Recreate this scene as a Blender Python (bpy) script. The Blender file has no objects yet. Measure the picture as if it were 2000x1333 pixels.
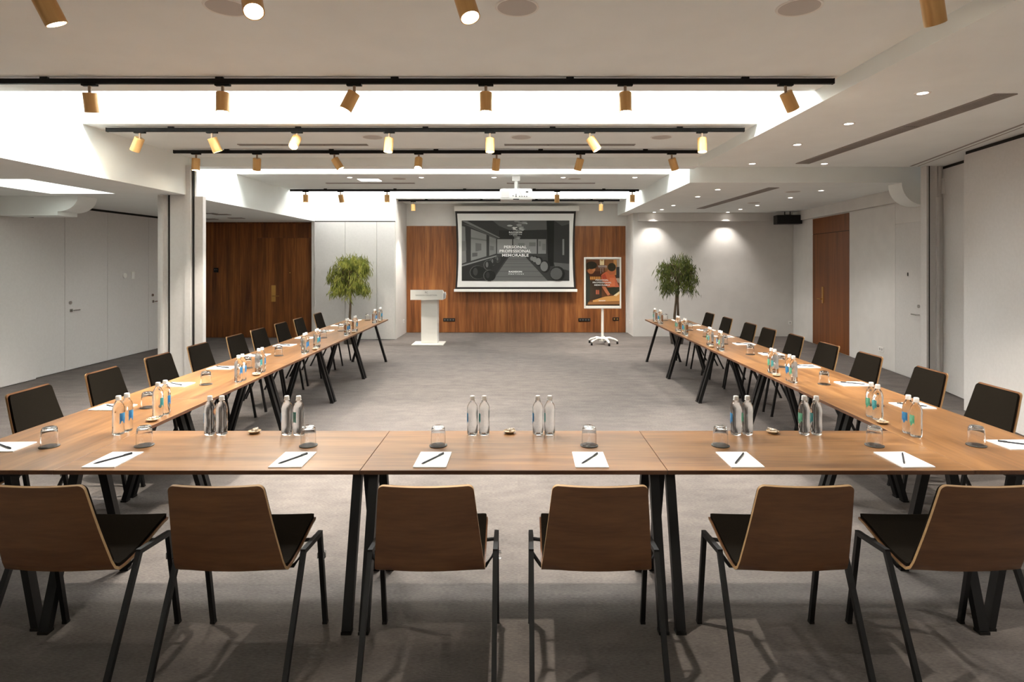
import bpy, bmesh, math, random
from mathutils import Vector, Matrix, Quaternion
random.seed(7)
SC = bpy.context.scene
COL = SC.collection
PI = math.pi

# ------------------------------------------------------------------ camera, world, exposure, large lights
cam_d = bpy.data.cameras.new('camera'); cam = bpy.data.objects.new('camera', cam_d); COL.objects.link(cam)
cam.location = (0, 0, 1.83); cam.rotation_euler = (PI / 2, 0, 0)
cam_d.sensor_width = 36; cam_d.lens = 36 * 1157 / 2000
cam_d.shift_x = -11 / 2000; cam_d.shift_y = -156.5 / 2000
cam_d.clip_start = 0.05; cam_d.clip_end = 100
SC.camera = cam
W = bpy.data.worlds.new('world'); SC.world = W; W.use_nodes = True
W.node_tree.nodes['Background'].inputs[0].default_value = (0.8, 0.88, 1.0, 1)
W.node_tree.nodes['Background'].inputs[1].default_value = 0.3
SC.view_settings.view_transform = 'Standard'; SC.view_settings.look = 'None'
SC.view_settings.gamma = 1; SC.view_settings.use_curve_mapping = False
SC.view_settings.exposure = 1.15
SC.cycles.max_bounces = 14; SC.cycles.diffuse_bounces = 7; SC.cycles.glossy_bounces = 5
SC.cycles.transmission_bounces = 10; SC.cycles.transparent_max_bounces = 12
SC.cycles.sample_clamp_indirect = 6

SKY_E = 22.0          # emission of the luminous skylight panes
SPOT_W = 60.0        # track spots
DOWN_W = 38.0        # recessed downlights

ZC = 3.29            # main ceiling
ZR = 3.165           # right ceiling, near bay
ZRR = 2.99           # right ceiling, rear bay
ZL = 2.755           # left aisle ceiling
XL, XLR, XR = -4.63, -4.72, 2.55
Y1, D, L = 2.995, 0.70, 1.5557      # front table edge, table depth, table length
H = 0.77
T = 0.022

# ------------------------------------------------------------------ materials
def lin(c):
    return tuple((x / 12.92 if x <= 0.04045 else ((x + 0.055) / 1.055) ** 2.4) for x in (v / 255 for v in c))

def mat(name, col, rough=0.5, metal=0.0, spec=0.5, emit=None, es=0.0, srgb=True):
    m = bpy.data.materials.new(name); m.use_nodes = True
    b = m.node_tree.nodes['Principled BSDF']
    c = lin(col) if srgb else col
    b.inputs['Base Color'].default_value = (*c, 1); b.inputs['Roughness'].default_value = rough
    b.inputs['Metallic'].default_value = metal; b.inputs['Specular IOR Level'].default_value = spec
    if emit:
        b.inputs['Emission Color'].default_value = (*emit, 1); b.inputs['Emission Strength'].default_value = es
    return m

def nodes(m):
    nt = m.node_tree
    return nt, nt.nodes, nt.links, nt.nodes['Principled BSDF']

def wood(name, cols, scale=(1.2, 14, 14), rough=0.4, spec=0.4, bump=0.02, rnd=True, streak=1.0):
    """grain runs along the axis with the small scale value"""
    m = mat(name, cols[0], rough, 0, spec); nt, N, K, b = nodes(m)
    tc = N.new('ShaderNodeTexCoord'); mp = N.new('ShaderNodeMapping'); mp.inputs['Scale'].default_value = scale
    if rnd:
        oi = N.new('ShaderNodeObjectInfo'); mu = N.new('ShaderNodeMath'); mu.operation = 'MULTIPLY'; mu.inputs[1].default_value = 37.0
        K.new(oi.outputs['Random'], mu.inputs[0]); cb = N.new('ShaderNodeCombineXYZ')
        for i in range(3): K.new(mu.outputs[0], cb.inputs[i])
        ad = N.new('ShaderNodeVectorMath'); ad.operation = 'ADD'
        K.new(tc.outputs['Object'], ad.inputs[0]); K.new(cb.outputs[0], ad.inputs[1]); K.new(ad.outputs[0], mp.inputs[0])
    else:
        K.new(tc.outputs['Object'], mp.inputs[0])
    n1 = N.new('ShaderNodeTexNoise'); n1.inputs['Scale'].default_value = 1.0 * streak; n1.inputs['Detail'].default_value = 5
    n1.inputs['Distortion'].default_value = 0.6
    n2 = N.new('ShaderNodeTexNoise'); n2.inputs['Scale'].default_value = 5.0 * streak; n2.inputs['Detail'].default_value = 3
    K.new(mp.outputs[0], n1.inputs[0]); K.new(mp.outputs[0], n2.inputs[0])
    mx = N.new('ShaderNodeMix'); mx.data_type = 'FLOAT'; mx.inputs[0].default_value = 0.35
    K.new(n1.outputs['Fac'], mx.inputs[2]); K.new(n2.outputs['Fac'], mx.inputs[3])
    r = N.new('ShaderNodeValToRGB'); e = r.color_ramp.elements
    e[0].position = 0.34; e[1].position = 0.66
    e[0].color = (*lin(cols[0]), 1); e[1].color = (*lin(cols[-1]), 1)
    if len(cols) > 2:
        x = r.color_ramp.elements.new(0.5); x.color = (*lin(cols[1]), 1)
    K.new(mx.outputs[0], r.inputs[0]); K.new(r.outputs[0], b.inputs['Base Color'])
    if bump:
        bp = N.new('ShaderNodeBump'); bp.inputs['Strength'].default_value = bump; bp.inputs['Distance'].default_value = 0.002
        K.new(n2.outputs['Fac'], bp.inputs['Height']); K.new(bp.outputs[0], b.inputs['Normal'])
    return m

def noisy(name, c0, c1, scale, rough, bump=0.0, dist=0.002, vec=(1, 1, 1), spec=0.3):
    m = mat(name, c0, rough, 0, spec); nt, N, K, b = nodes(m)
    tc = N.new('ShaderNodeTexCoord'); mp = N.new('ShaderNodeMapping'); mp.inputs['Scale'].default_value = vec
    K.new(tc.outputs['Object'], mp.inputs[0])
    n = N.new('ShaderNodeTexNoise'); n.inputs['Scale'].default_value = scale; n.inputs['Detail'].default_value = 4
    K.new(mp.outputs[0], n.inputs[0])
    r = N.new('ShaderNodeValToRGB'); e = r.color_ramp.elements; e[0].position = .35; e[1].position = .65
    e[0].color = (*lin(c0), 1); e[1].color = (*lin(c1), 1)
    K.new(n.outputs['Fac'], r.inputs[0]); K.new(r.outputs[0], b.inputs['Base Color'])
    if bump:
        bp = N.new('ShaderNodeBump'); bp.inputs['Strength'].default_value = bump; bp.inputs['Distance'].default_value = dist
        K.new(n.outputs['Fac'], bp.inputs['Height']); K.new(bp.outputs[0], b.inputs['Normal'])
    return m

def carpet_mat():
    m = mat('carpet', (120, 114, 110), 0.95, 0, 0.1); nt, N, K, b = nodes(m)
    tc = N.new('ShaderNodeTexCoord')
    br = N.new('ShaderNodeTexBrick'); br.inputs['Scale'].default_value = 1.0
    br.inputs['Brick Width'].default_value = 1.0; br.inputs['Row Height'].default_value = 0.25
    br.inputs['Mortar Size'].default_value = 0.0; br.offset = 0.37
    br.inputs['Color1'].default_value = (.44, .44, .44, 1); br.inputs['Color2'].default_value = (.56, .56, .56, 1)
    K.new(tc.outputs['Object'], br.inputs[0])
    mp = N.new('ShaderNodeMapping'); mp.inputs['Scale'].default_value = (2.2, 4.2, 1)
    K.new(tc.outputs['Object'], mp.inputs[0])
    n1 = N.new('ShaderNodeTexNoise'); n1.inputs['Scale'].default_value = 2.2; n1.inputs['Detail'].default_value = 6
    K.new(mp.outputs[0], n1.inputs[0])
    mp2 = N.new('ShaderNodeMapping'); mp2.inputs['Scale'].default_value = (45, 150, 1)
    K.new(tc.outputs['Object'], mp2.inputs[0])
    n2 = N.new('ShaderNodeTexNoise'); n2.inputs['Scale'].default_value = 1.0; n2.inputs['Detail'].default_value = 2
    K.new(mp2.outputs[0], n2.inputs[0])
    a = N.new('ShaderNodeMix'); a.data_type = 'FLOAT'; a.inputs[0].default_value = 0.6
    K.new(n1.outputs['Fac'], a.inputs[2]); K.new(br.outputs['Color'], a.inputs[3])
    c = N.new('ShaderNodeMix'); c.data_type = 'FLOAT'; c.inputs[0].default_value = 0.35
    K.new(a.outputs[0], c.inputs[2]); K.new(n2.outputs['Fac'], c.inputs[3])
    r = N.new('ShaderNodeValToRGB'); e = r.color_ramp.elements; e[0].position = .38; e[1].position = .62
    e[0].color = (*lin((84, 80, 78)), 1); e[1].color = (*lin((116, 109, 105)), 1)
    K.new(c.outputs[0], r.inputs[0]); K.new(r.outputs[0], b.inputs['Base Color'])
    bp = N.new('ShaderNodeBump'); bp.inputs['Strength'].default_value = 0.6; bp.inputs['Distance'].default_value = 0.004
    K.new(n2.outputs['Fac'], bp.inputs['Height']); K.new(bp.outputs[0], b.inputs['Normal'])
    return m

def glass(name, ior=1.45, col=(1, 1, 1), rough=0.0):
    m = bpy.data.materials.new(name); m.use_nodes = True; b = m.node_tree.nodes['Principled BSDF']
    b.inputs['Base Color'].default_value = (*col, 1); b.inputs['Transmission Weight'].default_value = 1
    b.inputs['IOR'].default_value = ior; b.inputs['Roughness'].default_value = rough
    return m

def attr_mat(name, rough=0.6):
    m = mat(name, (128, 128, 128), rough, 0, .2); nt, N, K, b = nodes(m)
    a = N.new('ShaderNodeAttribute'); a.attribute_name = 'Col'; K.new(a.outputs['Color'], b.inputs['Base Color'])
    return m

def emis(name, col, s):
    m = bpy.data.materials.new(name); m.use_nodes = True; nt = m.node_tree
    nt.nodes.remove(nt.nodes['Principled BSDF']); e = nt.nodes.new('ShaderNodeEmission')
    e.inputs[0].default_value = (*col, 1); e.inputs[1].default_value = s
    nt.links.new(e.outputs[0], nt.nodes['Material Output'].inputs[0]); return m

M = {}
M['ceil'] = noisy('ceiling_paint', (238, 242, 240), (241, 245, 243), 3, .9, spec=.1)
M['wall'] = noisy('wall_paint', (212, 209, 205), (217, 214, 210), 4, .75, spec=.2)
M['panel'] = noisy('panel_laminate', (204, 201, 198), (208, 205, 202), 30, .5, .01, spec=.35)
M['carpet'] = carpet_mat()
M['gap'] = mat('dark_gap', (25, 22, 20), .8)
M['dark'] = mat('black_metal', (24, 23, 22), .45, .3)
M['legm'] = mat('black_powder_coat', (13, 13, 13), .5, .0, .35)
M['track'] = mat('track_black', (17, 15, 14), .65, 0, .2)
M['gold'] = noisy('brushed_gold', (206, 160, 100), (216, 172, 112), 40, .35, vec=(1, 1, .05)); M['gold'].node_tree.nodes['Principled BSDF'].inputs['Metallic'].default_value = .2
M['bronze'] = mat('stem_bronze', (150, 128, 108), .4, .6)
M['brass'] = mat('brass', (196, 150, 80), .3, .8)
M['chrome'] = mat('chrome', (190, 188, 185), .22, .9)
M['lens'] = emis('lamp_lens', (1.0, .86, .66), 60)
M['down'] = emis('downlight_lens', (1.0, .92, .82), 9)
M['sky'] = emis('skylight_pane', (1.0, .99, .97), SKY_E)
M['skyr'] = emis('rear_skylight_pane', (1.0, .99, .97), SKY_E * .38)
M['skym'] = emis('middle_and_added_skylight_pane', (1.0, .99, .97), SKY_E * .42)  # also used for the added skylight behind the camera
M['skyl'] = emis('aisle_skylight_pane', (1, .97, .92), 6.0)
M['panel_light'] = emis('panel_light', (1, .97, .93), 4)
M['table'] = wood('walnut_top', [(92, 62, 36), (122, 85, 50), (146, 106, 65)], (.7, 8, 8), .3, .5, 0)
M['edge'] = wood('walnut_edge', [(78, 50, 33), (104, 68, 46)], (1, 20, 20), .4, .4, 0)
M['wallwood'] = wood('wall_veneer', [(92, 52, 26), (130, 78, 40), (160, 104, 58)], (9, 9, .45), .42, .35, .01)
M['darkwood'] = wood('rear_veneer', [(84, 45, 18), (122, 70, 30), (156, 96, 46)], (8, 8, .4), .42, .35, .01)
M['doorwood'] = wood('door_veneer', [(96, 52, 18), (118, 66, 26), (132, 78, 34)], (14, 14, .4), .42, .35, .01)
M['shell'] = wood('chair_walnut', [(88, 57, 36), (112, 76, 49)], (2.2, 16, 16), .35, .45, .005)
M['ply'] = wood('plywood_edge', [(142, 112, 76), (160, 130, 92)], (4, 40, 40), .5, .3, 0)
M['fabric'] = noisy('black_upholstery', (20, 17, 13), (27, 23, 18), 300, .95, .1, .001, spec=.03)
M['paper'] = mat('paper', (244, 243, 240), .7)
M['pen'] = mat('pen_black', (28, 32, 40), .35)
M['glass'] = glass('tumbler_glass', 1.45)
M['water'] = glass('bottle_water', 1.33, (.97, .985, .98))
M['cap'] = mat('bottle_cap', (226, 224, 220), .35, .1)
M['coaster'] = mat('coaster_rubber', (58, 55, 50), .6)
M['dish'] = mat('dish_porcelain', (176, 152, 118), .4)
M['candy'] = noisy('candy_wrap', (170, 156, 138), (224, 216, 204), 60, .35)
M['white'] = mat('white_lacquer', (236, 234, 228), .35)
M['whitep'] = mat('white_plastic', (236, 235, 232), .45)
M['greyp'] = mat('grey_plastic', (170, 168, 166), .5)
M['print'] = attr_mat('print')
M['ink'] = mat('ink_white', (245, 245, 242), .6)
M['inkg'] = mat('ink_grey', (142, 138, 130), .6)
M['screenw'] = mat('screen_cloth', (226, 224, 220), .8)
M['screenb'] = mat('screen_border', (30, 25, 21), .7)
M['vent'] = mat('vent_metal', (150, 142, 136), .6)
M['ventd'] = mat('vent_dark', (88, 82, 78), .7)
M['spk'] = mat('speaker_grille', (196, 190, 184), .8)
M['leaf'] = noisy('leaf_light', (82, 94, 34), (148, 150, 70), 9, .55)
M['leafd'] = noisy('leaf_dark', (52, 66, 30), (104, 112, 48), 9, .55)
M['bark'] = noisy('bark', (74, 62, 50), (108, 92, 74), 20, .9, .3, .01, (1, 1, .3))
M['pot'] = noisy('pot_clay', (62, 58, 54), (78, 72, 66), 12, .6)
M['soil'] = noisy('soil', (48, 38, 30), (70, 56, 42), 40, .95)
M['clip'] = glass('link_clip', 1.2, (.9, .9, .9), .25)
def label_mat(name, a, b_):
    m = noisy(name, a, b_, 45, .4, vec=(1, 1, .6)); return m
M['lab_blue'] = label_mat('label_blue', (38, 92, 150), (70, 140, 180))
M['lab_teal'] = label_mat('label_teal', (36, 116, 120), (90, 160, 160))
M['lab_green'] = label_mat('label_green', (40, 124, 96), (110, 170, 140))

# ------------------------------------------------------------------ mesh helpers
class MB:
    def __init__(s): s.bm = bmesh.new()
    def box(s, x0, x1, y0, y1, z0, z1, mi=0, bev=0):
        r = bmesh.ops.create_cube(s.bm, size=1)
        vs = r['verts']
        for v in vs:
            v.co = Vector(((x0 + x1) / 2 + v.co.x * (x1 - x0), (y0 + y1) / 2 + v.co.y * (y1 - y0), (z0 + z1) / 2 + v.co.z * (z1 - z0)))
        fs = {f for v in vs for f in v.link_faces}
        for f in fs: f.material_index = mi
        if bev:
            es = list({e for v in vs for e in v.link_edges})
            bmesh.ops.bevel(s.bm, geom=es, offset=bev, segments=2, affect='EDGES', profile=.5, material=-1)
        return s
    def poly(s, pts, mi=0):
        f = s.bm.faces.new([s.bm.verts.new(p) for p in pts]); f.material_index = mi; return s
    def prism(s, pts2, a0, a1, axis='y', mi=0):
        """extrude a 2D outline along an axis; pts2 are the other two coordinates in order"""
        def P(p, a):
            return {'x': (a, p[0], p[1]), 'y': (p[0], a, p[1]), 'z': (p[0], p[1], a)}[axis]
        A = [s.bm.verts.new(P(p, a0)) for p in pts2]; B = [s.bm.verts.new(P(p, a1)) for p in pts2]
        n = len(A); fs = [s.bm.faces.new(A), s.bm.faces.new(B[::-1])]
        for i in range(n):
            fs.append(s.bm.faces.new((A[i], B[i], B[(i + 1) % n], A[(i + 1) % n])))
        for f in fs: f.material_index = mi
        return s
    def lathe(s, prof, n=20, mi=0, cx=0, cy=0):
        rings = []
        for r, z in prof:
            if r < 1e-6: rings.append([s.bm.verts.new((cx, cy, z))])
            else: rings.append([s.bm.verts.new((cx + r * math.cos(2 * PI * i / n), cy + r * math.sin(2 * PI * i / n), z)) for i in range(n)])
        for a, b in zip(rings, rings[1:]):
            for i in range(n):
                j = (i + 1) % n
                if len(a) == 1 and len(b) == 1: continue
                vs = (a[0], b[j], b[i]) if len(a) == 1 else ((a[i], a[j], b[0]) if len(b) == 1 else (a[i], a[j], b[j], b[i]))
                f = s.bm.faces.new(vs); f.material_index = mi
        return s
    def tube(s, pts, r, n=8, mi=0, sq=None, cap=True):
        """round tube of radius r (or a list), or a rectangular bar sq=(w,d) along a polyline"""
        pts = [Vector(p) for p in pts]; rings = []
        for i, p in enumerate(pts):
            t = (pts[min(i + 1, len(pts) - 1)] - pts[max(i - 1, 0)]).normalized()
            if 0 < i < len(pts) - 1:
                a = (pts[i] - pts[i - 1]).normalized(); b = (pts[i + 1] - pts[i]).normalized(); t = (a + b).normalized()
                k = 1 / max(.4, t.dot(a))
            else: k = 1
            up = Vector((1, 0, 0)) if abs(t.x) < .8 else Vector((0, 0, 1))
            u = (up - t * up.dot(t)).normalized(); v = t.cross(u)
            if sq:
                ring = [u * (sx * sq[0] / 2) + v * (sy * sq[1] / 2 * k) for sx, sy in ((1, 1), (-1, 1), (-1, -1), (1, -1))]
            else:
                rr = r[i] if isinstance(r, (list, tuple)) else r
                ring = [u * rr * math.cos(2 * PI * q / n) + v * rr * math.sin(2 * PI * q / n) for q in range(n)]
            rings.append([s.bm.verts.new(p + o) for o in ring])
        for a, b in zip(rings, rings[1:]):
            m = len(a)
            for i in range(m):
                f = s.bm.faces.new((a[i], a[(i + 1) % m], b[(i + 1) % m], b[i])); f.material_index = mi
        if cap:
            for q in (rings[0][::-1], rings[-1]):
                f = s.bm.faces.new(q); f.material_index = mi
        return s
    def build(s, name, mats, parent=None, smooth=None, loc=None):
        bmesh.ops.recalc_face_normals(s.bm, faces=s.bm.faces)
        me = bpy.data.meshes.new(name); s.bm.to_mesh(me); s.bm.free()
        return link(name, me, mats, parent, smooth, loc)

def link(name, me, mats, parent=None, smooth=None, loc=None):
    for m in (mats if isinstance(mats, (list, tuple)) else [mats]): me.materials.append(m)
    if smooth:
        me.polygons.foreach_set('use_smooth', [True] * len(me.polygons)); me.set_sharp_from_angle(angle=math.radians(smooth))
    o = bpy.data.objects.new(name, me); COL.objects.link(o)
    if parent: o.parent = parent
    if loc: o.location = loc
    return o

def tag(o, label=None, cat=None, group=None, kind=None):
    if label: o['label'] = label
    if cat: o['category'] = cat
    if group: o['group'] = group
    if kind: o['kind'] = kind
    return o

def thing(name, label, cat, loc=(0, 0, 0), rz=0, group=None):
    o = bpy.data.objects.new(name, None); COL.objects.link(o); o.empty_display_size = .1
    o.location = loc; o.rotation_euler = (0, 0, rz)
    return tag(o, label, cat, group)

def struct(o): o['kind'] = 'structure'; return o

def dup(root, loc, rz=None, label=None, group=None):
    r = root.copy(); COL.objects.link(r); r.location = loc
    if rz is not None: r.rotation_euler = (0, 0, rz)
    if label: r['label'] = label
    if group: r['group'] = group
    for ch in root.children:
        c = ch.copy(); COL.objects.link(c); c.parent = r
        for g in ch.children:
            d = g.copy(); COL.objects.link(d); d.parent = c
    return r

def box(name, m, x0, x1, y0, y1, z0, z1, parent=None, bev=0):
    return MB().box(x0, x1, y0, y1, z0, z1, 0, bev).build(name, m, parent)

def text_mesh(body, width, bold=0.0, height=None, space=1.0):
    """flat lettering in the XZ plane facing -Y, centred on the origin"""
    cu = bpy.data.curves.new('lettering', 'FONT'); cu.body = body; cu.align_x = 'CENTER'; cu.align_y = 'CENTER'
    cu.resolution_u = 2; cu.offset = bold; cu.space_character = space
    ob = bpy.data.objects.new('lettering', cu); COL.objects.link(ob)
    dg = bpy.context.evaluated_depsgraph_get()
    me = bpy.data.meshes.new_from_object(ob.evaluated_get(dg))
    bpy.data.objects.remove(ob); bpy.data.curves.remove(cu)
    xs = [v.co.x for v in me.vertices]; ys = [v.co.y for v in me.vertices]
    s = width / (max(xs) - min(xs)); sz = s if height is None else height / (max(ys) - min(ys))
    cx = (max(xs) + min(xs)) / 2; cy = (max(ys) + min(ys)) / 2
    for v in me.vertices: v.co = Vector(((v.co.x - cx) * s, 0, (v.co.y - cy) * sz))
    me.materials.clear()
    return me

def lettering(body, width, loc, m, parent, bold=0.0, height=None, space=1.0, rot=None):
    o = link('lettering', text_mesh(body, width, bold, height, space), m, parent); o.location = loc
    if rot: o.rotation_euler = rot
    return o

def picture(name, shapes, fx, fz, y, parent, step=0.0004):
    """flat print: shapes = (rgb, [(u,v)...]) stacked in order, each a hair in front of the one before; faces -Y"""
    bm = bmesh.new(); cols = []
    for i, (c, pts) in enumerate(shapes):
        f = bm.faces.new([bm.verts.new((fx(u), y - step * i, fz(v))) for u, v in pts])
        f.normal_update()
        if f.normal.y > 0: f.normal_flip()
        cols.append(lin(c))
    me = bpy.data.meshes.new(name); bm.to_mesh(me); bm.free()
    ca = me.color_attributes.new('Col', 'FLOAT_COLOR', 'CORNER')
    for p in me.polygons:
        for li in p.loop_indices: ca.data[li].color = (*cols[p.index], 1)
    return link(name, me, M['print'], parent)

def ell(cx, cy, rx, ry, n=14, a0=0, a1=2 * PI):
    return [(cx + rx * math.cos(a0 + (a1 - a0) * i / n), cy + ry * math.sin(a0 + (a1 - a0) * i / n)) for i in range(n)]

def spot(name, loc, energy, angle, col, parent=None, blend=.5, rad=.03):
    d = bpy.data.lights.new(name, 'SPOT'); d.energy = energy; d.spot_size = math.radians(angle); d.spot_blend = blend
    d.color = col; d.shadow_soft_size = rad
    o = bpy.data.objects.new(name, d); COL.objects.link(o); o.location = loc
    if parent: o.parent = parent
    return o

# ------------------------------------------------------------------ setting: floor, ceiling, wells
struct(box('floor', M['carpet'], -7.9, 7.4, -5.2, 15.6, -.1, 0))
ZT = 4.05
c = MB()
c.box(XL, XR, -.9, 5.09, ZC, ZT)                  # near field
c.box(XL, XR, -5.2, -2.1, ZC, ZT)                 # behind the camera
c.box(XL, XR, 6.30, 8.36, ZC, ZT)                 # middle field
c.box(XLR, XR, 9.94, 12.22, ZC, ZT)               # rear field
c.box(-2.85, XR, 13.85, 15.6, ZC, ZT)             # field at the screen
struct(c.build('ceiling', M['ceil']))
c = MB()
c.box(XR, 7.4, -5.2, 8.36, ZR, ZT); c.box(XR, 7.4, 8.78, 15.6, ZRR, ZT); c.box(XR, 7.4, 8.36, 8.78, ZR + .06, ZT)
struct(c.build('ceiling', M['ceil']))
c = MB()                                          # left aisle, round its skylight
c.box(-7.9, -6.42, -5.2, 8.36, ZL, ZT); c.box(-5.53, XL, -5.2, 8.36, ZL, ZT)
c.box(-6.42, -5.53, -5.2, 6.69, ZL, ZT); c.box(-6.42, -5.53, 8.14, 8.36, ZL, ZT)
c.box(-7.9, XLR, 8.36, 15.6, ZL, ZT)
struct(c.build('ceiling', M['ceil']))
# partition header beam across the room
b = struct(MB().box(XL, XR + .001, 8.36, 8.6, ZR, ZT).build('trim_1', M['ceil']))
struct(box('roof', M['ceil'], -7.9, 7.4, -5.2, 15.6, ZT, ZT + .1))
for n, (x0, x1, y0, y1) in enumerate([(XL, XR, 5.09, 6.30), (XLR, XR, 8.6, 9.94), (XLR, XR, 12.22, 13.85), (XL, XR, -2.1, -.9)]):  # last pane is an unseen skylight, added to bounce light onto the ceiling
    n += n == 3
    ya, yb = y0 + (y1 - y0) * .52, y0 + (y1 - y0) * .80
    w = struct(MB().box(x0 + .02, x1 - .02, ya, yb, ZT - .06, ZT - .03).build('window_%d' % (n + 1), M[('sky', 'skym', 'skyr', 'sky', 'skym')[n]]))
    f = MB()
    k = 6
    for i in range(k + 1):
        x = x0 + .02 + (x1 - x0 - .04) * i / k
        f.box(x - .02, x + .02, ya, yb, ZT - .085, ZT - .06)
    f.build('window_frame', M['white'], w)
w = struct(MB().box(-6.40, -5.55, 6.71, 8.12, ZT - .06, ZT - .03).build('window_4', M['skyl']))
# cornices in the rear bay and arched bracket ends of the header beam
struct(MB().box(2.9, 6.75, 14.23, 14.36, 2.79, ZRR).build('trim_2', M['wall']))
def arc(cx, cz, rx, rz, a0, a1, n=10):
    return [(cx + rx * math.cos(a0 + (a1 - a0) * i / n), cz + rz * math.sin(a0 + (a1 - a0) * i / n)) for i in range(n + 1)]
pts = [(6.3, ZRR), (5.69, ZRR)] + arc(6.02, ZRR, .33, .33, PI, PI * 1.5, 10) + [(6.3, 2.66)]
struct(MB().prism(pts, 8.775, 9.1, 'y').build('trim_3', M['ceil'], smooth=30))
pts = [(-7.5, ZL + .05), (-6.25, ZL + .05)] + arc(-6.54, ZL, .29, .22, 0, -PI / 2, 10) + [(-6.54, 2.48), (-7.5, 2.48)]
struct(MB().prism(pts, 8.42, 8.8, 'y').build('trim_4', M['ceil'], smooth=30))

# ------------------------------------------------------------------ walls
# centre wall with veneer panels
wb = struct(box('wall_back', M['wall'], -2.85, 2.85, 15.12, 15.6, 0, ZT))
box('wood_backing', M['gap'], -2.83, 2.75, 15.112, 15.121, .01, 2.72, wb)
edges = [-2.83, -2.38, -1.74, -1.1, -.46, .18, .82, 1.46, 2.1, 2.50, 2.75]
for a, b_ in zip(edges, edges[1:]):
    box('wood_panel', M['wallwood'], a + .0015, b_ - .0015, 15.09, 15.12, .01, 2.72, wb)
# left return block with white folding panels
wr = struct(box('wall_back', M['wall'], -4.80, -2.84, 13.80, 15.6, 0, ZT))
box('wall_face', M['wall'], -4.72, -2.84, 13.77, 13.80, 2.76, ZT, wr)
for a, b_ in [(-4.72, -4.005), (-4.005, -3.27), (-3.27, -2.85)]:
    box('wall_panel', M['panel'], a + .004, b_ - .004, 13.75, 13.80, .012, 2.735, wr)
box('shadow_gap', M['gap'], -4.72, -2.85, 13.785, 13.80, 2.735, 2.76, wr)
# right part of the back wall
struct(box('wall_back', M['wall'], 2.80, 7.4, 14.36, 15.6, 0, ZRR + .05))
# rear left veneer wall with flush door
wv = struct(box('wall_back', M['darkwood'], -7.6, -4.74, 14.14, 15.6, 0, ZL))
for a, b_ in [(-7.49, -7.08), (-7.08, -6.62), (-6.62, -6.2), (-4.88, -4.80)]:
    box('wood_panel', M['darkwood'], a + .002, b_ - .002, 14.11, 14.14, .01, 2.72, wv)
box('wood_panel', M['darkwood'], -6.2 + .002, -4.88 - .002, 14.11, 14.14, 2.385, 2.72, wv)
box('wall_edge', M['darkwood'], -4.80, -4.73, 14.06, 14.14, 0, 2.74, wv)
d = struct(box('door_1', M['darkwood'], -6.195, -4.885, 14.108, 14.14, .01, 2.38))
box('door_plate', M['brass'], -5.86, -5.76, 14.095, 14.108, .86, 1.25, d)
h = MB().tube([(-5.81, 14.095, 1.0), (-5.81, 14.04, 1.0), (-5.66, 14.04, 1.0)], .011, 8).build('door_handle', M['brass'], d, 40)
MB().lathe([(0, 0), (.012, 0), (.012, .01), (0, .01)], 10).build('peephole', M['brass'], d, 40).matrix_local = Matrix.Translation((-5.42, 14.108, 1.55)) @ Matrix.Rotation(PI / 2, 4, 'X')
# left wall with flush panels and doors
wl = struct(box('wall_left', M['wall'], -7.9, -7.53, -5.2, 14.2, 0, ZL))
def left_panel(y0, y1, x=-7.49, name='wall_panel', par=wl):
    return box(name, M['panel'], -7.53, x, y0 + .004, y1 - .004, .012, 2.715 if x < -7.45 else 2.49, par)
for a, b_, x in [(4.6, 6.1, -7.42), (6.1, 7.6, -7.42), (7.6, 9.13, -7.42), (9.13, 9.80, -7.49), (10.82, 12.02, -7.49), (13.1, 14.1, -7.49)]:
    left_panel(a, b_, x)
for n, (a, b_, hy) in enumerate([(9.80, 10.82, 9.93), (12.02, 13.1, 12.16)]):
    d = struct(left_panel(a, b_, -7.49, 'door_%d' % (n + 2), None))
    MB().tube([(-7.49, hy, 1.0), (-7.44, hy, 1.0), (-7.44, hy + .14, 1.0)], .010, 8).build('door_handle', M['chrome'], d, 40)
    MB().box(-7.49, -7.475, hy - .03, hy + .03, .975, 1.025, 0, .006).build('handle_rose', M['chrome'], d)
    MB().prism(ell(hy - .02, 1.13, .028, .028, 14), -7.49, -7.472, 'x').build('lock', M['chrome'], d, 40)
box('shadow_gap', M['gap'], -7.53, -7.50, 9.13, 14.1, 2.715, ZL, wl)
box('shadow_gap', M['gap'], -7.53, -7.45, 4.6, 9.12, 2.49, 2.52, wl)
box('wall_band', M['wall'], -7.53, -7.42, 4.6, 9.12, 2.52, ZL, wl)
struct(box('wall_left', M['wall'], -7.9, -7.53, -5.2, 4.6, 0, ZL)).parent = None
# right wall: slightly splayed rear part
ang = math.atan2(-5.96, -.645)
wrt = struct(MB().box(-.6, 6.4, 0, .4, 0, ZRR + .02).build('wall_right', M['wall'])); wrt.location = (6.69, 14.35, 0); wrt.rotation_euler = (0, 0, ang)
MB().box(0, 6.1, -.07, 0, 2.775, ZRR, 0).build('wall_cornice', M['wall'], wrt)
MB().box(3.024, 4.694, -.012, 0, .012, 2.76, 0).build('wall_panel', M['wall'], wrt)
MB().box(0, 1.212, -.012, 0, .012, 2.76, 0).build('wall_panel', M['wall'], wrt)
MB().box(4.70, 6.1, -.012, 0, 2.43, 2.76, 0).build('wall_panel', M['wall'], wrt)
def on_right_wall(o, t, z, off=0):
    o.matrix_world = wrt.matrix_basis @ Matrix.Translation((t, -off, z)); return o
RWM = Matrix.Translation((6.69, 14.35, 0)) @ Matrix.Rotation(ang, 4, 'Z')
d = struct(MB().box(1.220, 3.015, -.014, 0, .012, 2.41).build('door_4', M['doorwood'])); d.matrix_world = RWM
MB().box(1.220, 3.015, -.014, 0, 2.422, 2.755).build('door_transom', M['doorwood'], d)
MB().box(1.220, 3.015, -.006, 0, 2.409, 2.423).build('shadow_gap', M['gap'], d)
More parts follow.
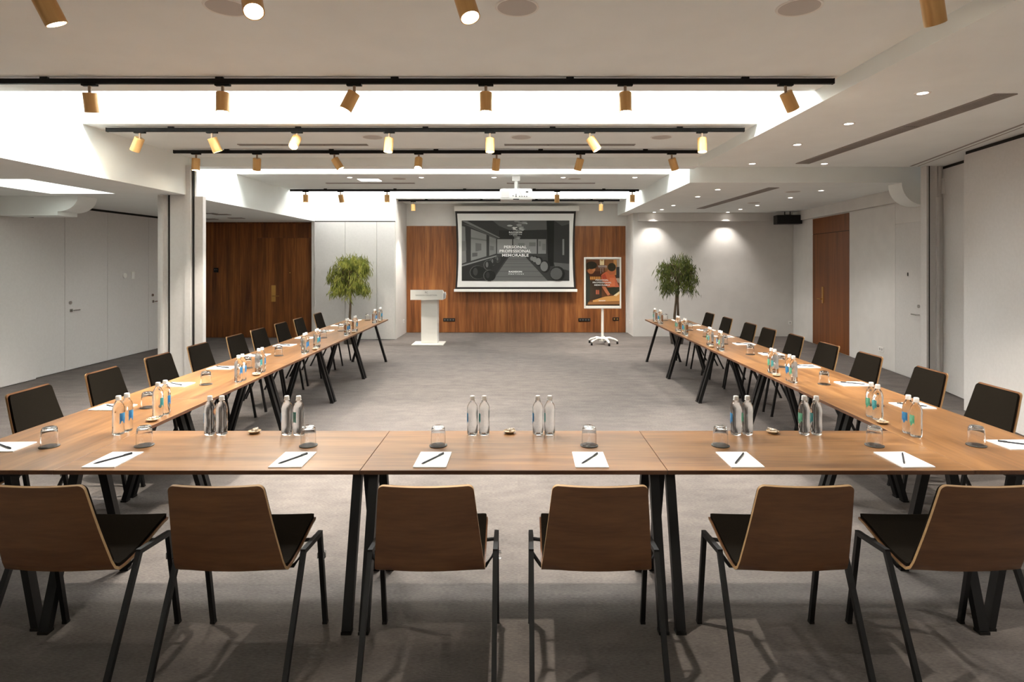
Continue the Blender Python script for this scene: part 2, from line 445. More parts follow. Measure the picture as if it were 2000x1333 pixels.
MB().box(1.73, 1.81, -.024, -.014, .93, 1.28, 0, .004).build('door_plate', M['brass'], d)
MB().tube([(1.77, -.02, 1.02), (1.77, -.07, 1.02), (1.62, -.07, 1.02)], .011, 8).build('door_handle', M['brass'], d, 40)
d = struct(MB().box(4.704, 5.62, -.014, 0, .012, 2.42).build('door_5', M['panel'])); d.matrix_world = RWM
MB().tube([(5.40, -.014, 1.01), (5.40, -.06, 1.01), (5.26, -.06, 1.01)], .010, 8).build('door_handle', M['chrome'], d, 40)
MB().prism(ell(5.39, 1.14, .025, .025, 14), -.03, -.014, 'y').build('lock', M['chrome'], d, 40)
MB().prism(ell(5.08, 1.62, .012, .03, 10), -.022, -.014, 'y').build('coat_hook', M['dark'], d, 40)
# right partition post and folded panels
p = struct(MB().box(5.73, 5.76, 8.30, 8.42, 0, ZR).build('trim_5', M['panel']))
MB().box(5.765, 5.79, 8.32, 8.42, 0, ZR).build('seal', M['gap'], p)
MB().box(5.79, 5.90, 8.33, 8.45, 0, ZR).build('jamb', M['panel'], p)
MB().lathe([(0, 0), (.075, 0), (.075, 2.72), (.062, 2.725), (.062, ZR), (0, ZR)], 20, 0, 5.955, 8.40).build('post', M['panel'], p, 40)
MB().box(5.88, 5.92, 8.31, 8.36, 0, 2.72).build('rail', M['panel'], p)
def slant_panel(name, xa, ya, xb, yb, th, z0, z1, m, parent=None):
    a = Vector((xa, ya)); b2 = Vector((xb, yb)); t = (b2 - a).normalized(); n = Vector((-t.y, t.x))
    if n.x < 0: n = -n
    q = [a, b2, b2 + n * th, a + n * th]
    return MB().prism([(v.x, v.y) for v in q], z0, z1, 'z').build(name, m, parent)
wr2 = struct(slant_panel('wall_right', 6.16, 8.36, 3.9, -5.2, .4, 0, ZR + .02, M['wall']))
slant_panel('wall_panel', 6.005, 8.42, 5.80, 7.44, .05, .012, 3.12, M['panel'], wr2)
slant_panel('wall_panel', 5.44, 7.22, 5.247, 6.06, .05, .012, 3.12, M['panel'], wr2)
slant_panel('wall_panel', 5.235, 6.05, 5.05, 4.9, .05, .012, 3.12, M['panel'], wr2)
slant_panel('wall_panel', 5.05, 4.89, 4.3, 0, .05, .012, 3.12, M['panel'], wr2)
slant_panel('shadow_gap', 5.46, 7.22, 5.267, 6.06, .12, 3.12, 3.163, M['gap'], wr2)
slant_panel('shadow_gap', 6.02, 8.42, 5.82, 7.44, .12, 3.12, 3.163, M['gap'], wr2)
slant_panel('track_slot', 5.52, 8.34, 4.87, 5.6, .03, ZR - .003, ZR + .001, M['vent'], wr2)
slant_panel('track_slot', 5.63, 8.34, 5.02, 5.9, .012, ZR - .003, ZR + .001, M['vent'], wr2)
# left partition post with folded panels
p = struct(MB().box(-4.65, -4.565, 8.26, 8.36, 0, ZR).build('trim_6', M['panel']))
MB().box(-4.555, -4.545, 8.30, 8.36, 0, ZR).build('seal', M['gap'], p)
MB().box(-4.565, -4.535, 8.33, 8.37, 0, ZR).build('jamb', M['panel'], p)
MB().box(-4.535, -4.42, 8.32, 8.40, 0, 2.735).build('panel_edge', M['panel'], p)
MB().box(-4.86, -4.65, 8.28, 8.36, 0, ZL).build('panel_edge', M['panel'], p)
MB().box(-4.90, -4.86, 8.31, 8.36, 0, ZL).build('seal', M['gap'], p)
MB().box(-4.98, -4.94, 8.25, 8.34, 0, ZL).build('panel_edge', M['panel'], p)
MB().box(-5.03, -4.98, 8.28, 8.34, 0, ZL).build('panel_edge', M['panel'], p)
MB().box(-4.94, -4.90, 8.28, 8.35, 0, ZL).build('panel_edge', M['panel'], p)
# wall behind the camera
struct(box('wall_front', M['wall'], -7.9, 7.4, -5.4, -5.2, 0, ZT))

# ------------------------------------------------------------------ ceiling fittings
ORD = ['first', 'second', 'third', 'fourth', 'fifth', 'sixth', 'seventh', 'eighth', 'ninth', 'tenth']
NUM = {2: 'two', 4: 'four', 5: 'five', 6: 'six', 7: 'seven'}
def make_spot():
    r = thing('track_spotlight', 'x', 'spotlight')
    MB().box(-.06, .06, -.018, .018, -.016, 0, 0, .003).build('adapter', M['track'], r)
    MB().tube([(0, 0, -.012), (0, 0, -.075)], .012, 8).build('stem', M['bronze'], r, 40)
    h = MB().lathe([(0, 0), (.046, 0), (.05, -.004), (.05, -.155), (.044, -.155), (.044, -.135), (0, -.135)], 24).build('lamp_head', M['gold'], r, 40)
    h.location = (0, 0, -.068)
    MB().lathe([(0, -.147), (.043, -.147), (.043, -.144), (0, -.144)], 20).build('lens', M['lens'], h)
    return r
SP = make_spot(); sp_used = [0]
def spotlight(x, y, z, aim, label, group, w=1.0):
    if not sp_used[0]:
        r = SP; sp_used[0] = 1; r.location = (x, y, z); r['label'] = label; r['group'] = group
    else:
        r = dup(SP, (x, y, z), 0, label, group)
    hd = [o for o in r.children if o.name.startswith('lamp_head')][0]
    q = Vector((0, 0, -1)).rotation_difference(Vector(aim).normalized())
    hd.rotation_mode = 'QUATERNION'; hd.rotation_quaternion = q
    if w: spot('lamp_light', (0, 0, -.165), SPOT_W * w, 62, (1.0, .91, .79), hd, .6, .035)
    return r
def track(x0, x1, y, name_pos, lamps, n):
    t = thing('light_track', 'long black ceiling track, %s, with gold spotlights' % name_pos, 'light track', ((x0 + x1) / 2, y, ZC), 0, 'black light tracks across the ceiling')
    l = x1 - x0
    MB().box(-l / 2, l / 2, -.018, .018, -.055, -.015, 0, .003).build('rail', M['track'], t)
    MB().box(-l / 2 - .008, -l / 2, -.02, .02, -.057, -.013, 0, .002).build('end_cap', M['track'], t)
    MB().box(l / 2, l / 2 + .008, -.02, .02, -.057, -.013, 0, .002).build('end_cap', M['track'], t)
    m = max(3, int(l / 1.2))
    for i in range(m):
        x = -l / 2 + l * (i + .5) / m
        MB().box(x - .03, x + .03, -.012, .012, -.017, 0, 0).build('clip', M['track'], t)
    for i, (px, aim, wt) in enumerate(lamps):
        spotlight((px - 1011) * y / 1157, y, ZC - .055, aim, 'gold cylinder spotlight, %s from left on the %s' % (ORD[i], n), 'gold spotlights on the ceiling tracks', wt)
dn = (0, 0, -1)
track(-4.3, 2.5, 2.95, 'nearest one, partly above the picture', [(78, (.33, .35, -1), .9), (490, (.38, -.6, -1), .7), (903, (.3, -.3, -1), .9), (1818, (.42, .35, -1), .9)], 'nearest track')
track(-4.45, 2.50, -.55, 'first of two added behind the camera, unseen', [(u, (0, 0, -1), 1) for u in (3000, 2400, 1700, 1011, 300, -200)], 'added unseen track just behind the camera')  # unseen track, added to lift the near ceiling and chair backs
track(-4.45, 2.50, -2.5, 'second of two added behind the camera, unseen', [(u, (0, 0, -1), 1) for u in (2900, 2400, 1900, 1400, 900, 400)], 'added unseen track far behind the camera')  # also added out of view, for floor bounce behind the camera
track(-4.45, 2.50, 4.70, 'second from the front, before the first skylight', [(175, (-.05, .25, -1), 1.7), (435, (0, -.02, -1), 2.0), (692, (-.5, -.05, -1), 1.7), (949, (0, -.02, -1), 2.0), (1221, (.02, -.02, -1), 2.0), (1534, (.6, .25, -1), 1.7)], 'second track from the front')
track(-4.46, 2.455, 6.44, 'third from the front, behind the first skylight', [(273, (-.55, .2, -1), 1), (414, (.3, .3, -1), 1), (580, (0, -1.0, -1), .5), (760, (-.05, -.1, -1), .6), (957, (0, -.05, -1), .6), (1152, (.6, -.15, -1), 1), (1371, (0, -.12, -1), .6)], 'third track from the front')
track(-4.48, 2.35, 7.73, 'fourth from the front, at the partition beam', [(383, (-.03, -.02, -1), .65), (502, (-.2, .4, -1), .65), (653, (.6, .1, -1), .65), (818, (0, -.5, -1), .7), (970, (-.12, .35, -1), .65), (1134, (-.25, .35, -1), .65), (1312, (.4, .3, -1), .65)], 'fourth track from the front')
track(-4.58, 2.44, 11.95, 'second from the screen, behind the projector', [(597, (0, .05, -1), .35), (665, (.12, .3, -1), .35), (756, (0, .05, -1), .35), (1088, (0, .3, -1), 1), (1235, (0, .05, -1), 1)], 'track behind the projector')
track(-2.80, 2.39, 13.95, 'nearest the screen wall', [(807, (0, .12, -1), 1), (1174, (0, .12, -1), 1)], 'track nearest the screen')

def downlight(x, y, z, label, group, watts=1.0, ang=95):
    r = thing('ceiling_downlight', label, 'downlight', (x, y, z), 0, group)
    MB().lathe([(.040, -.003), (.058, -.004), (.06, 0), (.040, 0)], 24).build('trim_ring', M['white'], r, 40)
    MB().lathe([(0, -.001), (.041, -.001), (.041, .0), (0, .0)], 20).build('lens', M['down'], r)
    spot('lamp_light', (0, 0, -.012), DOWN_W * watts, ang, (1.0, .94, .87), r, .7, .03)
for i, (y, x) in enumerate([(4.71, 3.22), (5.76, 3.22), (6.80, 3.21), (8.13, 3.22)]):
    downlight(x, y, ZR, 'round recessed downlight, %s from the front in the near right bay' % ORD[i], 'downlights in the near right bay')
downlight(4.21, 8.13, ZR, 'round recessed downlight beside the far end of the near vent', 'downlights in the near right bay')
for i, y in enumerate([9.62, 10.69, 12.36, 13.35, 14.08]):
    downlight(3.25, y, ZRR, 'recessed downlight, %s from the front, inner row of the rear right bay' % ORD[i], 'downlights in the rear right bay', .9)
for i, y in enumerate([9.76, 10.86, 12.36, 13.3, 14.08]):
    downlight(5.0, y, ZRR, 'recessed downlight, %s from the front, outer row of the rear right bay' % ORD[i], 'downlights in the rear right bay', .9)
for i, px in enumerate([683, 823, 965, 1100, 1240]):
    downlight((px - 1011) * 10.36 / 1157, 10.36, ZC, 'small recessed downlight, %s from left above the projector row' % ORD[i], 'downlights in the projector row', .9)
for i, (x, y) in enumerate([(-5.6, 9.6), (-6.2, 11.3)]):
    r = thing('ceiling_sensor', ['small round ceiling sensor above the left aisle, nearer one', 'small round ceiling sensor above the left aisle, farther one'][i], 'sensor', (x, y, ZL))
    MB().lathe([(0, -.03), (.03, -.028), (.05, -.01), (.055, 0), (0, 0)], 16).build('cover', M['white'], r, 40)
for i, y in enumerate([3.66, 2.61, 1.56, .51, -.54, -1.6, -2.7]):  # unseen lamps continuing the bay's row, added to brighten the chair backs
    downlight(3.22, y, ZR, 'added unseen recessed downlight above the camera, %s past the picture edge' % ORD[i], 'added downlights beside the camera')
def ceiling_speaker(x, y, z, label, group, rad=.125):
    r = thing('ceiling_speaker', label, 'speaker', (x, y, z), 0, group)
    MB().lathe([(rad - .012, -.004), (rad, -.006), (rad + .004, 0), (rad - .012, 0)], 32).build('trim_ring', M['white'], r, 40)
    MB().lathe([(0, -.006), (rad - .012, -.004), (rad - .012, 0), (0, 0)], 32).build('grille', M['spk'], r, 40)
for i, px in enumerate([443, 1010, 1561]):
    ceiling_speaker((px - 1011) * 3.405 / 1157, 3.405, ZC, 'round flush ceiling speaker, %s at the top of the picture' % ['leftmost of three', 'middle of three', 'rightmost of three'][i], 'speakers in the near ceiling')
for i, px in enumerate([728, 1018, 1292]):
    ceiling_speaker((px - 1011) * 6.98 / 1157, 6.98, ZC, 'round flush ceiling speaker between third and fourth tracks, %s' % ['leftmost', 'middle one', 'rightmost'][i], 'speakers between the tracks')
for i, (x, y, z) in enumerate([((780 - 1011) * 10.5 / 1157, 10.5, ZC), ((1122 - 1011) * 10.5 / 1157, 10.5, ZC), (4.6, 9.9, ZRR), (4.7, 11.8, ZRR)]):
    ceiling_speaker(x, y, z, ['round flush ceiling speaker left of the projector', 'round flush ceiling speaker right of the projector', 'round ceiling speaker in rear right bay, nearer one', 'round ceiling speaker in rear right bay, farther one'][i], 'speakers in the rear ceiling')

def vent(x0, x1, y0, y1, z, label, nseg, along='y', m1=None):
    r = thing('ceiling_vent', label, 'vent', ((x0 + x1) / 2, (y0 + y1) / 2, z), 0, 'ceiling air vents')
    hx, hy = (x1 - x0) / 2, (y1 - y0) / 2
    MB().box(-hx, hx, -hy, hy, -.002, 0).build('backing', M['ventd'], r)
    f = MB(); e = .012
    f.box(-hx, -hx + e, -hy, hy, -.008, -.002); f.box(hx - e, hx, -hy, hy, -.008, -.002)
    f.box(-hx + e, hx - e, -hy, -hy + e, -.008, -.002); f.box(-hx + e, hx - e, hy - e, hy, -.008, -.002)
    f.build('vent_frame', M['vent'], r)
    for i in range(nseg):
        g = MB()
        if along == 'y':
            a = -hy + e + (2 * hy - 2 * e) * i / nseg + .012; b2 = -hy + e + (2 * hy - 2 * e) * (i + 1) / nseg - .012
            n = max(3, int((2 * hx - 2 * e) / .02))
            for k in range(n):
                x = -hx + e + (2 * hx - 2 * e) * (k + .5) / n; g.box(x - .005, x + .005, a, b2, -.008, -.002)
        else:
            a = -hx + e + (2 * hx - 2 * e) * i / nseg + .012; b2 = -hx + e + (2 * hx - 2 * e) * (i + 1) / nseg - .012
            n = max(2, int((2 * hy - 2 * e) / .02))
            for k in range(n):
                y = -hy + e + (2 * hy - 2 * e) * (k + .5) / n; g.box(a, b2, y - .005, y + .005, -.008, -.002)
        g.build('vent_segment', M['vent'], r)
vent(3.80, 3.985, 4.72, 8.10, ZR, 'long grey linear vent in the near right ceiling', 3)
vent(3.96, 4.13, 9.35, 13.1, ZRR, 'long grey linear vent in the rear right ceiling', 4)
def pxx(px, y): return (px - 1011) * y / 1157
vent(pxx(466, 7.43), pxx(718, 7.43), 7.39, 7.47, ZC, 'narrow slot vent left of centre between third and fourth tracks', 3, 'x')
vent(pxx(985, 7.43), pxx(1240, 7.43), 7.39, 7.47, ZC, 'narrow slot vent right of centre between third and fourth tracks', 3, 'x')
vent(pxx(637, 11.1), pxx(810, 11.1), 11.06, 11.14, ZC, 'narrow slot vent left of the projector', 2, 'x')
vent(pxx(990, 11.1), pxx(1162, 11.1), 11.06, 11.14, ZC, 'narrow slot vent right of the projector', 2, 'x')
for i, (px, py) in enumerate([(407, 417), (433, 419), (462, 426), (410, 428)]):
    y = 1157 * .925 / (510 - py); x = pxx(px, y)
    vent(x - .15, x + .15, y - .09, y + .09, ZL, 'dark ceiling vent before the dark wood wall, %s' % ['nearest left', 'nearest right', 'far right', 'far left'][i], 2, 'x')
r = thing('ceiling_panel_light', 'small rectangular light panel left of the projector', 'panel light', (pxx(722, 10.65), 10.65, ZC))
MB().box(-.2, .2, -.16, .16, -.006, 0).build('panel_frame', M['white'], r)
MB().box(-.185, .185, -.145, .145, -.008, -.006).build('diffuser', M['panel_light'], r)

# projector
y = 10.2
r = thing('projector', 'white projector hanging from the ceiling before the screen', 'projector', (pxx(1008, y), y, ZC))
b = MB().box(-.275, .275, -.2, .2, -.43, -.235, 0, .03).build('housing', mat('projector_shell', (196, 195, 192), .5), r, 40)
MB().box(-.25, -.12, -.206, -.2, -.39, -.27).build('air_grille', M['greyp'], b)
MB().box(-.05, .05, -.207, -.2, -.425, -.41).build('foot_plate', M['dark'], b)
for k, (u, v) in enumerate([(-.05, -.36), (.0, -.335), (.0, -.36), (.0, -.375), (.06, -.37), (.10, -.37), (.14, -.37), (.18, -.37)]):
    MB().box(u - .008, u + .008, -.205, -.199, v - .007, v + .007).build('port', M['dark'], b)
MB().box(.165, .205, -.205, -.199, -.305, -.285).build('vent_opening', M['dark'], b)
MB().lathe([(0, -.24), (.035, -.24), (.03, 0), (0, 0)], 14).build('drop_pole', M['whitep'], r, 40)
MB().box(-.07, .07, -.07, .07, -.09, 0, 0, .01).build('ceiling_plate', M['whitep'], r)
MB().tube([(.04, -.05, -.09), (.05, -.12, -.22), (.03, -.203, -.25), (.08, -.207, -.31), (.1, -.207, -.365)], .004, 6).build('cable', M['greyp'], r, 40)

# ------------------------------------------------------------------ screen
r = thing('projection_screen', 'wide pull-down projection screen showing a grey boardroom, on wood wall', 'screen', (0, 0, 0))
MB().box(-1.60, 1.545, 14.88, 15.0, 3.085, 3.215, 0, .01).build('casing', M['white'], r)
for k in (-1.5, 1.45):
    MB().box(k - .02, k + .02, 14.96, 15.09, 3.12, 3.19).build('bracket', M['white'], r)
def side(s, inset):
    pts = []
    for i in range(13):
        t = i / 12; z = 3.085 - t * (3.085 - 1.125)
        pts.append((s * (1 - .045 * (1 - (2 * t - 1) ** 2) / 1.5) , z))
    return pts
Lp = [(-1.575 + .035 * (1 - (2 * i / 12 - 1) ** 2), 3.09 - (3.09 - 1.12) * i / 12) for i in range(13)]
Rp = [(1.47 - .035 * (1 - (2 * i / 12 - 1) ** 2), 3.09 - (3.09 - 1.12) * i / 12) for i in range(13)]
MB().prism(Lp + Rp[::-1], 14.945, 14.948, 'y').build('border', M['screenb'], r)
Li = [(-1.525 + .035 * (1 - (2 * i / 12 - 1) ** 2), 3.025 - (3.025 - 1.17) * i / 12) for i in range(13)]
Ri = [(1.42 - .035 * (1 - (2 * i / 12 - 1) ** 2), 3.025 - (3.025 - 1.17) * i / 12) for i in range(13)]
MB().prism(Li + Ri[::-1], 14.940, 14.945, 'y').build('cloth', M['screenw'], r)
MB().box(-1.605, 1.505, 14.925, 14.965, 1.05, 1.12, 0, .008).build('bottom_bar', M['white'], r)
fx = lambda u: -1.41 + (u - 170) / 1645 * 2.715
fz = lambda v: 2.85 - (v - 248) / 917 * 1.524
g = lambda v: (v, v, v - 2)
S = [(g(56), [(170, 248), (1815, 248), (1815, 1165), (170, 1165)]),
     (g(84), [(640, 248), (1470, 248), (1470, 385), (1150, 395), (900, 395), (740, 330)]),
     (g(44), [(740, 395), (1470, 395), (1470, 525), (740, 525)]),
     (g(118), [(170, 330), (222, 345), (240, 880), (170, 905)]),
     (g(104), [(170, 560), (232, 560), (240, 700), (170, 720)]),
     (g(126), [(310, 375), (548, 462), (548, 790), (310, 862)]),
     (g(104), [(310, 500), (548, 540), (548, 560), (310, 530)]),
     (g(96), [(380, 590), (470, 600), (470, 700), (380, 720)]), (g(88), [(330, 740), (410, 735), (410, 790), (330, 800)]),
     (g(120), [(590, 485), (695, 525), (695, 750), (590, 785)]), (g(100), [(600, 630), (660, 640), (660, 700), (600, 700)]),
     (g(112), [(170, 255), (250, 255), (758, 508), (735, 516)]), (g(84), [(170, 290), (300, 322), (720, 522), (690, 522)]),
     (g(130), [(170, 925), (742, 765), (742, 780), (170, 948)]),
     (g(44), [(170, 948), (742, 780), (860, 800), (620, 1165), (170, 1165)]),
     (g(134), [(712, 532), (940, 532), (940, 752), (712, 752)]), (g(128), [(958, 532), (1316, 532), (1316, 752), (958, 752)]),
     (g(122), [(1336, 532), (1458, 532), (1458, 752), (1336, 752)]),
     (g(104), [(1200, 580), (1300, 580), (1300, 640), (1200, 640)]), (g(104), [(1345, 560), (1380, 560), (1380, 640), (1345, 640)]),
     (g(108), [(1400, 600), (1450, 600), (1450, 700), (1400, 700)]), (g(110), [(1030, 590), (1130, 590), (1130, 660), (1030, 660)]),
     (g(60), [(700, 752), (1460, 752), (1460, 800), (700, 800)]),
     (g(50), [(1580, 248), (1815, 248), (1815, 905), (1580, 905)]), (g(74), [(1585, 248), (1815, 248), (1815, 300), (1700, 330)]),
     (g(28), [(1466, 248), (1582, 248), (1575, 940), (1490, 940)]),
     (g(112), [(1708, 530), (1736, 530), (1736, 772), (1708, 772)]),
     (g(88), [(1575, 885), (1815, 905), (1815, 1010), (1600, 960)]),
     (g(98), [(895, 795), (1138, 795), (1485, 1165), (638, 1165)])]
for k in range(7):
    v = 830 + k * k * 7.4; w = (v - 795) / 370
    S.append((g(80), [(895 - 257 * w, v), (1138 + 347 * w, v), (1140 + 347 * w, v + 4 + k), (893 - 257 * w, v + 4 + k)]))
for cx, cy, rx, ry, a, b2 in [(730, 835, 40, 46, 54, 92), (655, 870, 50, 56, 46, 96), (580, 925, 66, 72, 42, 98), (420, 1035, 118, 100, 34, 62), (600, 1085, 90, 82, 32, 48)]:
    S.append((g(84), ell(cx - 8, cy, rx + 4, ry + 6))); S.append((g(a), ell(cx, cy, rx, ry))); S.append((g(b2), ell(cx - rx * .35, cy - ry * .1, rx * .3, ry * .6)))
for cx, cy, rx, ry, a in [(1250, 825, 34, 40, 112), (1290, 840, 40, 50, 116), (1345, 870, 48, 62, 118), (1435, 945, 68, 88, 108), (1620, 1055, 108, 106, 84)]:
    S.append((g(36), ell(cx + 10, cy, rx + 8, ry + 8))); S.append((g(a), ell(cx - 6, cy, rx * .86, ry * .86)))
for k in range(26):
    random.seed(100 + k); t = k / 25
    cy = 262 + 270 * t; sp = 125 * (1 - .62 * t) if t > .35 else 125
    S.append((g(random.choice([96, 120, 146, 168])), ell(1025 + random.uniform(-sp, sp), cy, 46 * (1 - .3 * t), 13, 10)))
picture('projected_picture', S, fx, fz, 14.9395, r, .0003)
yt = 14.918
cxs = lambda u: fx(u)
kx = 2.715 / 1645
for body, u, v, w, hh, bo in [('PERSONAL', 990, 650, 345, 42, .012), ('PROFESSIONAL', 990, 712, 480, 42, .012), ('MEMORABLE', 990, 775, 405, 42, .012),
                          ('RADISSON', 992, 428, 196, 24, .02), ('COLLECTION', 992, 460, 190, 15, 0), ('RADISSON', 990, 1025, 200, 24, .02), ('MEETINGS', 1002, 1060, 232, 15, 0)]:
    lettering(body, w * kx, (fx(u), yt, fz(v)), M['ink'], r, bo, hh * kx, 1.35 if bo == 0 else 1.0)
lettering('RC', 62 * kx, (fx(988), yt, fz(372)), M['ink'], r, 0, 50 * kx, .8)

# ------------------------------------------------------------------ lectern
r = thing('lectern', 'white lectern with grey lettering, beside the projection screen', 'lectern', (-1.95, 13.07, 0))
MB().box(-.35, .34, -.26, .28, 0, .02, 0, .004).build('base_plate', M['white'], r)
MB().box(-.17, .19, -.06, .2, .02, .99, 0, .006).build('column', M['white'], r)
MB().prism([(-.23, .985), (.26, .985), (.28, 1.10), (-.21, 1.20), (-.23, 1.20)], -.375, .325, 'x').build('desk_top', M['white'], r)
MB().box(.325, .345, -.1, .2, 1.0, 1.12, 0, .004).build('side_box', M['greyp'], r)
MB().tube([(.335, -.05, 1.08), (.37, -.08, 1.15), (.385, -.12, 1.10), (.36, -.1, 1.0)], .006, 6).build('cable', M['whitep'], r, 40)
lettering('RADISSON COLLECTION', .46, (-.03, -.2325, 1.085), M['inkg'], r, 0.005, .032)
lettering('RC', .06, (-.025, -.2325, 1.148), M['inkg'], r, 0, .042, .8)

# ------------------------------------------------------------------ poster easel
r = thing('poster_easel', 'white rolling easel with a framed orange poster, right of the screen', 'easel', (1.865, 13.0, 0))
MB().tube([(0, .02, .10), (0, .02, .80)], .028, 14).build('pole', M['white'], r, 40)
MB().lathe([(0, .07), (.07, .07), (.06, .14), (.03, .16), (0, .16)], 16, 0, 0, .02).build('hub', M['white'], r, 40)
for k in range(5):
    a = -PI / 2 + PI / 10 + k * 2 * PI / 5
    p0 = Vector((0, .02, .12)); pd = Vector((math.cos(a), math.sin(a), 0))
    MB().tube([p0 + pd * .03, p0 + pd * .15 + Vector((0, 0, .015)), p0 + pd * .27 - Vector((0, 0, .02)), p0 + pd * .33 - Vector((0, 0, .055))], [.032, .03, .024, .02], 8).build('foot_arm', M['white'], r, 40)
    q = p0 + pd * .325
    MB().prism(ell(q.y, .034, .033, .033, 14), q.x - .018, q.x + .018, 'x').build('caster', M['dark'], r, 40)
bx0, bx1, bz0, bz1 = -.405, .405, .785, 1.91
f = MB(); e = .035
f.box(bx0, bx0 + e, -.03, .03, bz0, bz1, 0, .008); f.box(bx1 - e, bx1, -.03, .03, bz0, bz1, 0, .008)
f.box(bx0 + e, bx1 - e, -.03, .03, bz1 - .045, bz1, 0, .008); f.box(bx0 + e, bx1 - e, -.03, .03, bz0, bz0 + .06, 0, .008)
f.build('poster_frame', M['white'], r)
MB().box(bx0 + .02, bx1 - .02, 0, .025, bz0 + .02, bz1 - .02).build('back_board', M['greyp'], r)
px_ = lambda u: bx0 + .035 + (u - 490) / 720 * .74
pz_ = lambda v: bz1 - .045 - (v - 300) / 1010 * 1.02
S = [((112, 74, 50), [(490, 300), (1210, 300), (1210, 1310), (490, 1310)]),
     ((150, 104, 66), [(900, 300), (1210, 300), (1210, 560), (900, 560)]),
     ((84, 52, 38), [(500, 560), (840, 560), (840, 700), (500, 700)]),
     ((206, 150, 92), [(1080, 310), (1150, 310), (1140, 640), (1100, 640)]), ((176, 166, 156), [(1150, 310), (1210, 310), (1210, 470), (1160, 470)]),
     ((74, 72, 72), [(1140, 470), (1210, 460), (1210, 700), (1140, 700)]), ((190, 176, 160), [(1130, 710), (1210, 710), (1210, 820), (1170, 800)]),
     ((240, 222, 178), [(790, 305), (882, 305), (882, 425), (790, 425)]), ((200, 160, 110), [(800, 305), (870, 305), (860, 340), (810, 340)])]
for k in range(6):
    S.append(((226, 160, 84), [(585 + k * 38, 675), (612 + k * 38, 675), (612 + k * 38, 740), (585 + k * 38, 740)]))
S += [((70, 58, 46), [(560, 760), (830, 760), (830, 1180), (560, 1180)]),
      ((56, 60, 54), [(490, 560), (545, 600), (580, 760), (575, 1180), (500, 1310), (490, 1310)]),
      ((190, 120, 76), ell(600, 545, 74, 72)), ((206, 140, 96), ell(660, 520, 34, 46)), ((52, 48, 38), ell(612, 430, 118, 84)),
      ((62, 52, 40), [(495, 420), (560, 390), (560, 520), (500, 520)]),
      ((196, 112, 74), ell(1035, 575, 92, 84)), ((60, 56, 42), ell(1045, 470, 88, 92)),
      ((214, 112, 72), [(822, 640), (930, 560), (1010, 640), (1100, 620), (1150, 760), (1130, 900), (960, 905), (820, 740)]),
      ((226, 128, 86), [(1000, 700), (1115, 700), (1110, 880), (1000, 890)]), ((190, 84, 60), [(830, 650), (900, 610), (940, 720), (850, 730)]),
      ((204, 110, 80), [(1110, 700), (1160, 800), (1205, 900), (1140, 950), (1110, 880)]),
      ((58, 58, 44), [(940, 920), (1200, 900), (1200, 1000), (1080, 1080), (980, 1030)]),
      ((206, 128, 92), [(830, 890), (905, 890), (1010, 1060), (960, 1090), (900, 1010)]),
      ((198, 110, 84), [(705, 965), (740, 965), (740, 1060), (705, 1060)]), ((198, 110, 84), [(750, 965), (775, 965), (775, 1060), (750, 1060)]),
      ((210, 156, 92), [(640, 1190), (900, 1110), (1080, 1090), (1210, 1000), (1210, 1250), (640, 1270)]),
      ((236, 216, 170), [(1080, 1085), (1210, 990), (1210, 1040), (1140, 1100)]),
      ((150, 104, 62), [(540, 1230), (1210, 1200), (1210, 1290), (540, 1290)]), ((48, 38, 30), [(520, 1285), (1210, 1275), (1210, 1310), (520, 1310)])]
picture('poster_print', S, px_, pz_, -.002, r, .0003)
kp = .74 / 720
for body, u, v, w, hh in [('PERSONAL', 836, 750, 280, 34), ('PROFESSIONAL', 836, 803, 400, 34), ('MEMORABLE', 836, 858, 330, 34), ('RADISSON', 846, 448, 180, 20), ('RADISSON', 835, 1198, 140, 22)]:
    lettering(body, w * kp, (px_(u), -.018, pz_(v)), M['ink'], r, .03, hh * kp)
lettering('COLLECTION', 176 * kp, (px_(846), -.018, pz_(480)), M['ink'], r, 0, 13 * kp, 1.3)
for u, l in ((808, 120), (852, 85)):
    MB().box(px_(u) - .002, px_(u) + .002, -.019, -.018, pz_(490 + l), pz_(490)).build('ribbon_line', M['ink'], r)

# ------------------------------------------------------------------ wall fittings
def socket(loc, n, m, label, rz=0, mi=None):
    r = thing('wall_socket', label, 'socket', loc, rz)
    w = .072 * n
    MB().box(-w / 2 - .008, w / 2 + .008, -.012, 0, -.042, .042, 0, .004).build('socket_plate', m, r)
    for k in range(n):
        x = -w / 2 + .072 * (k + .5)
        MB().prism(ell(x, 0, .022, .022, 12), -.0135, -.012, 'y').build('socket_well', mi or M['ventd'], r)
socket((-1.745, 15.09, .33), 4, M['dark'], 'black four-gang wall socket right of the lectern')
socket((-2.24, 15.09, .33), 2, M['dark'], 'black wall socket partly hidden by the lectern column')
socket((1.70, 15.09, .33), 4, M['dark'], 'black four-gang wall socket left of the easel pole')
socket((2.50, 15.09, .35), 2, M['dark'], 'black two-gang wall socket right of the easel pole', mi=M['brass'])
socket((-2.84, 14.75, .33), 1, M['whitep'], 'white socket on the return wall left of the wood', PI / 2, M['greyp'])
socket((2.797, 14.72, .32), 1, M['whitep'], 'white socket on the return wall right of the wood', -PI / 2, M['greyp'])
socket((6.60, 14.36, .33), 1, M['whitep'], 'white socket low in the rear right corner', 0, M['greyp'])
s = RWM @ Vector((4.25, -.012, .32)); socket(s, 2, M['whitep'], 'white double socket on the right wall between the doors', ang, M['greyp'])
r = thing('thermostat', 'black square thermostat on the dark wood wall', 'thermostat', (-7.18, 14.11, 1.61))
MB().box(-.055, .055, -.014, 0, -.055, .055, 0, .004).build('case', M['dark'], r)
for k in (-.022, .022):
    MB().prism(ell(k, .01, .008, .008, 10), -.0155, -.014, 'y').build('button', M['greyp'], r)
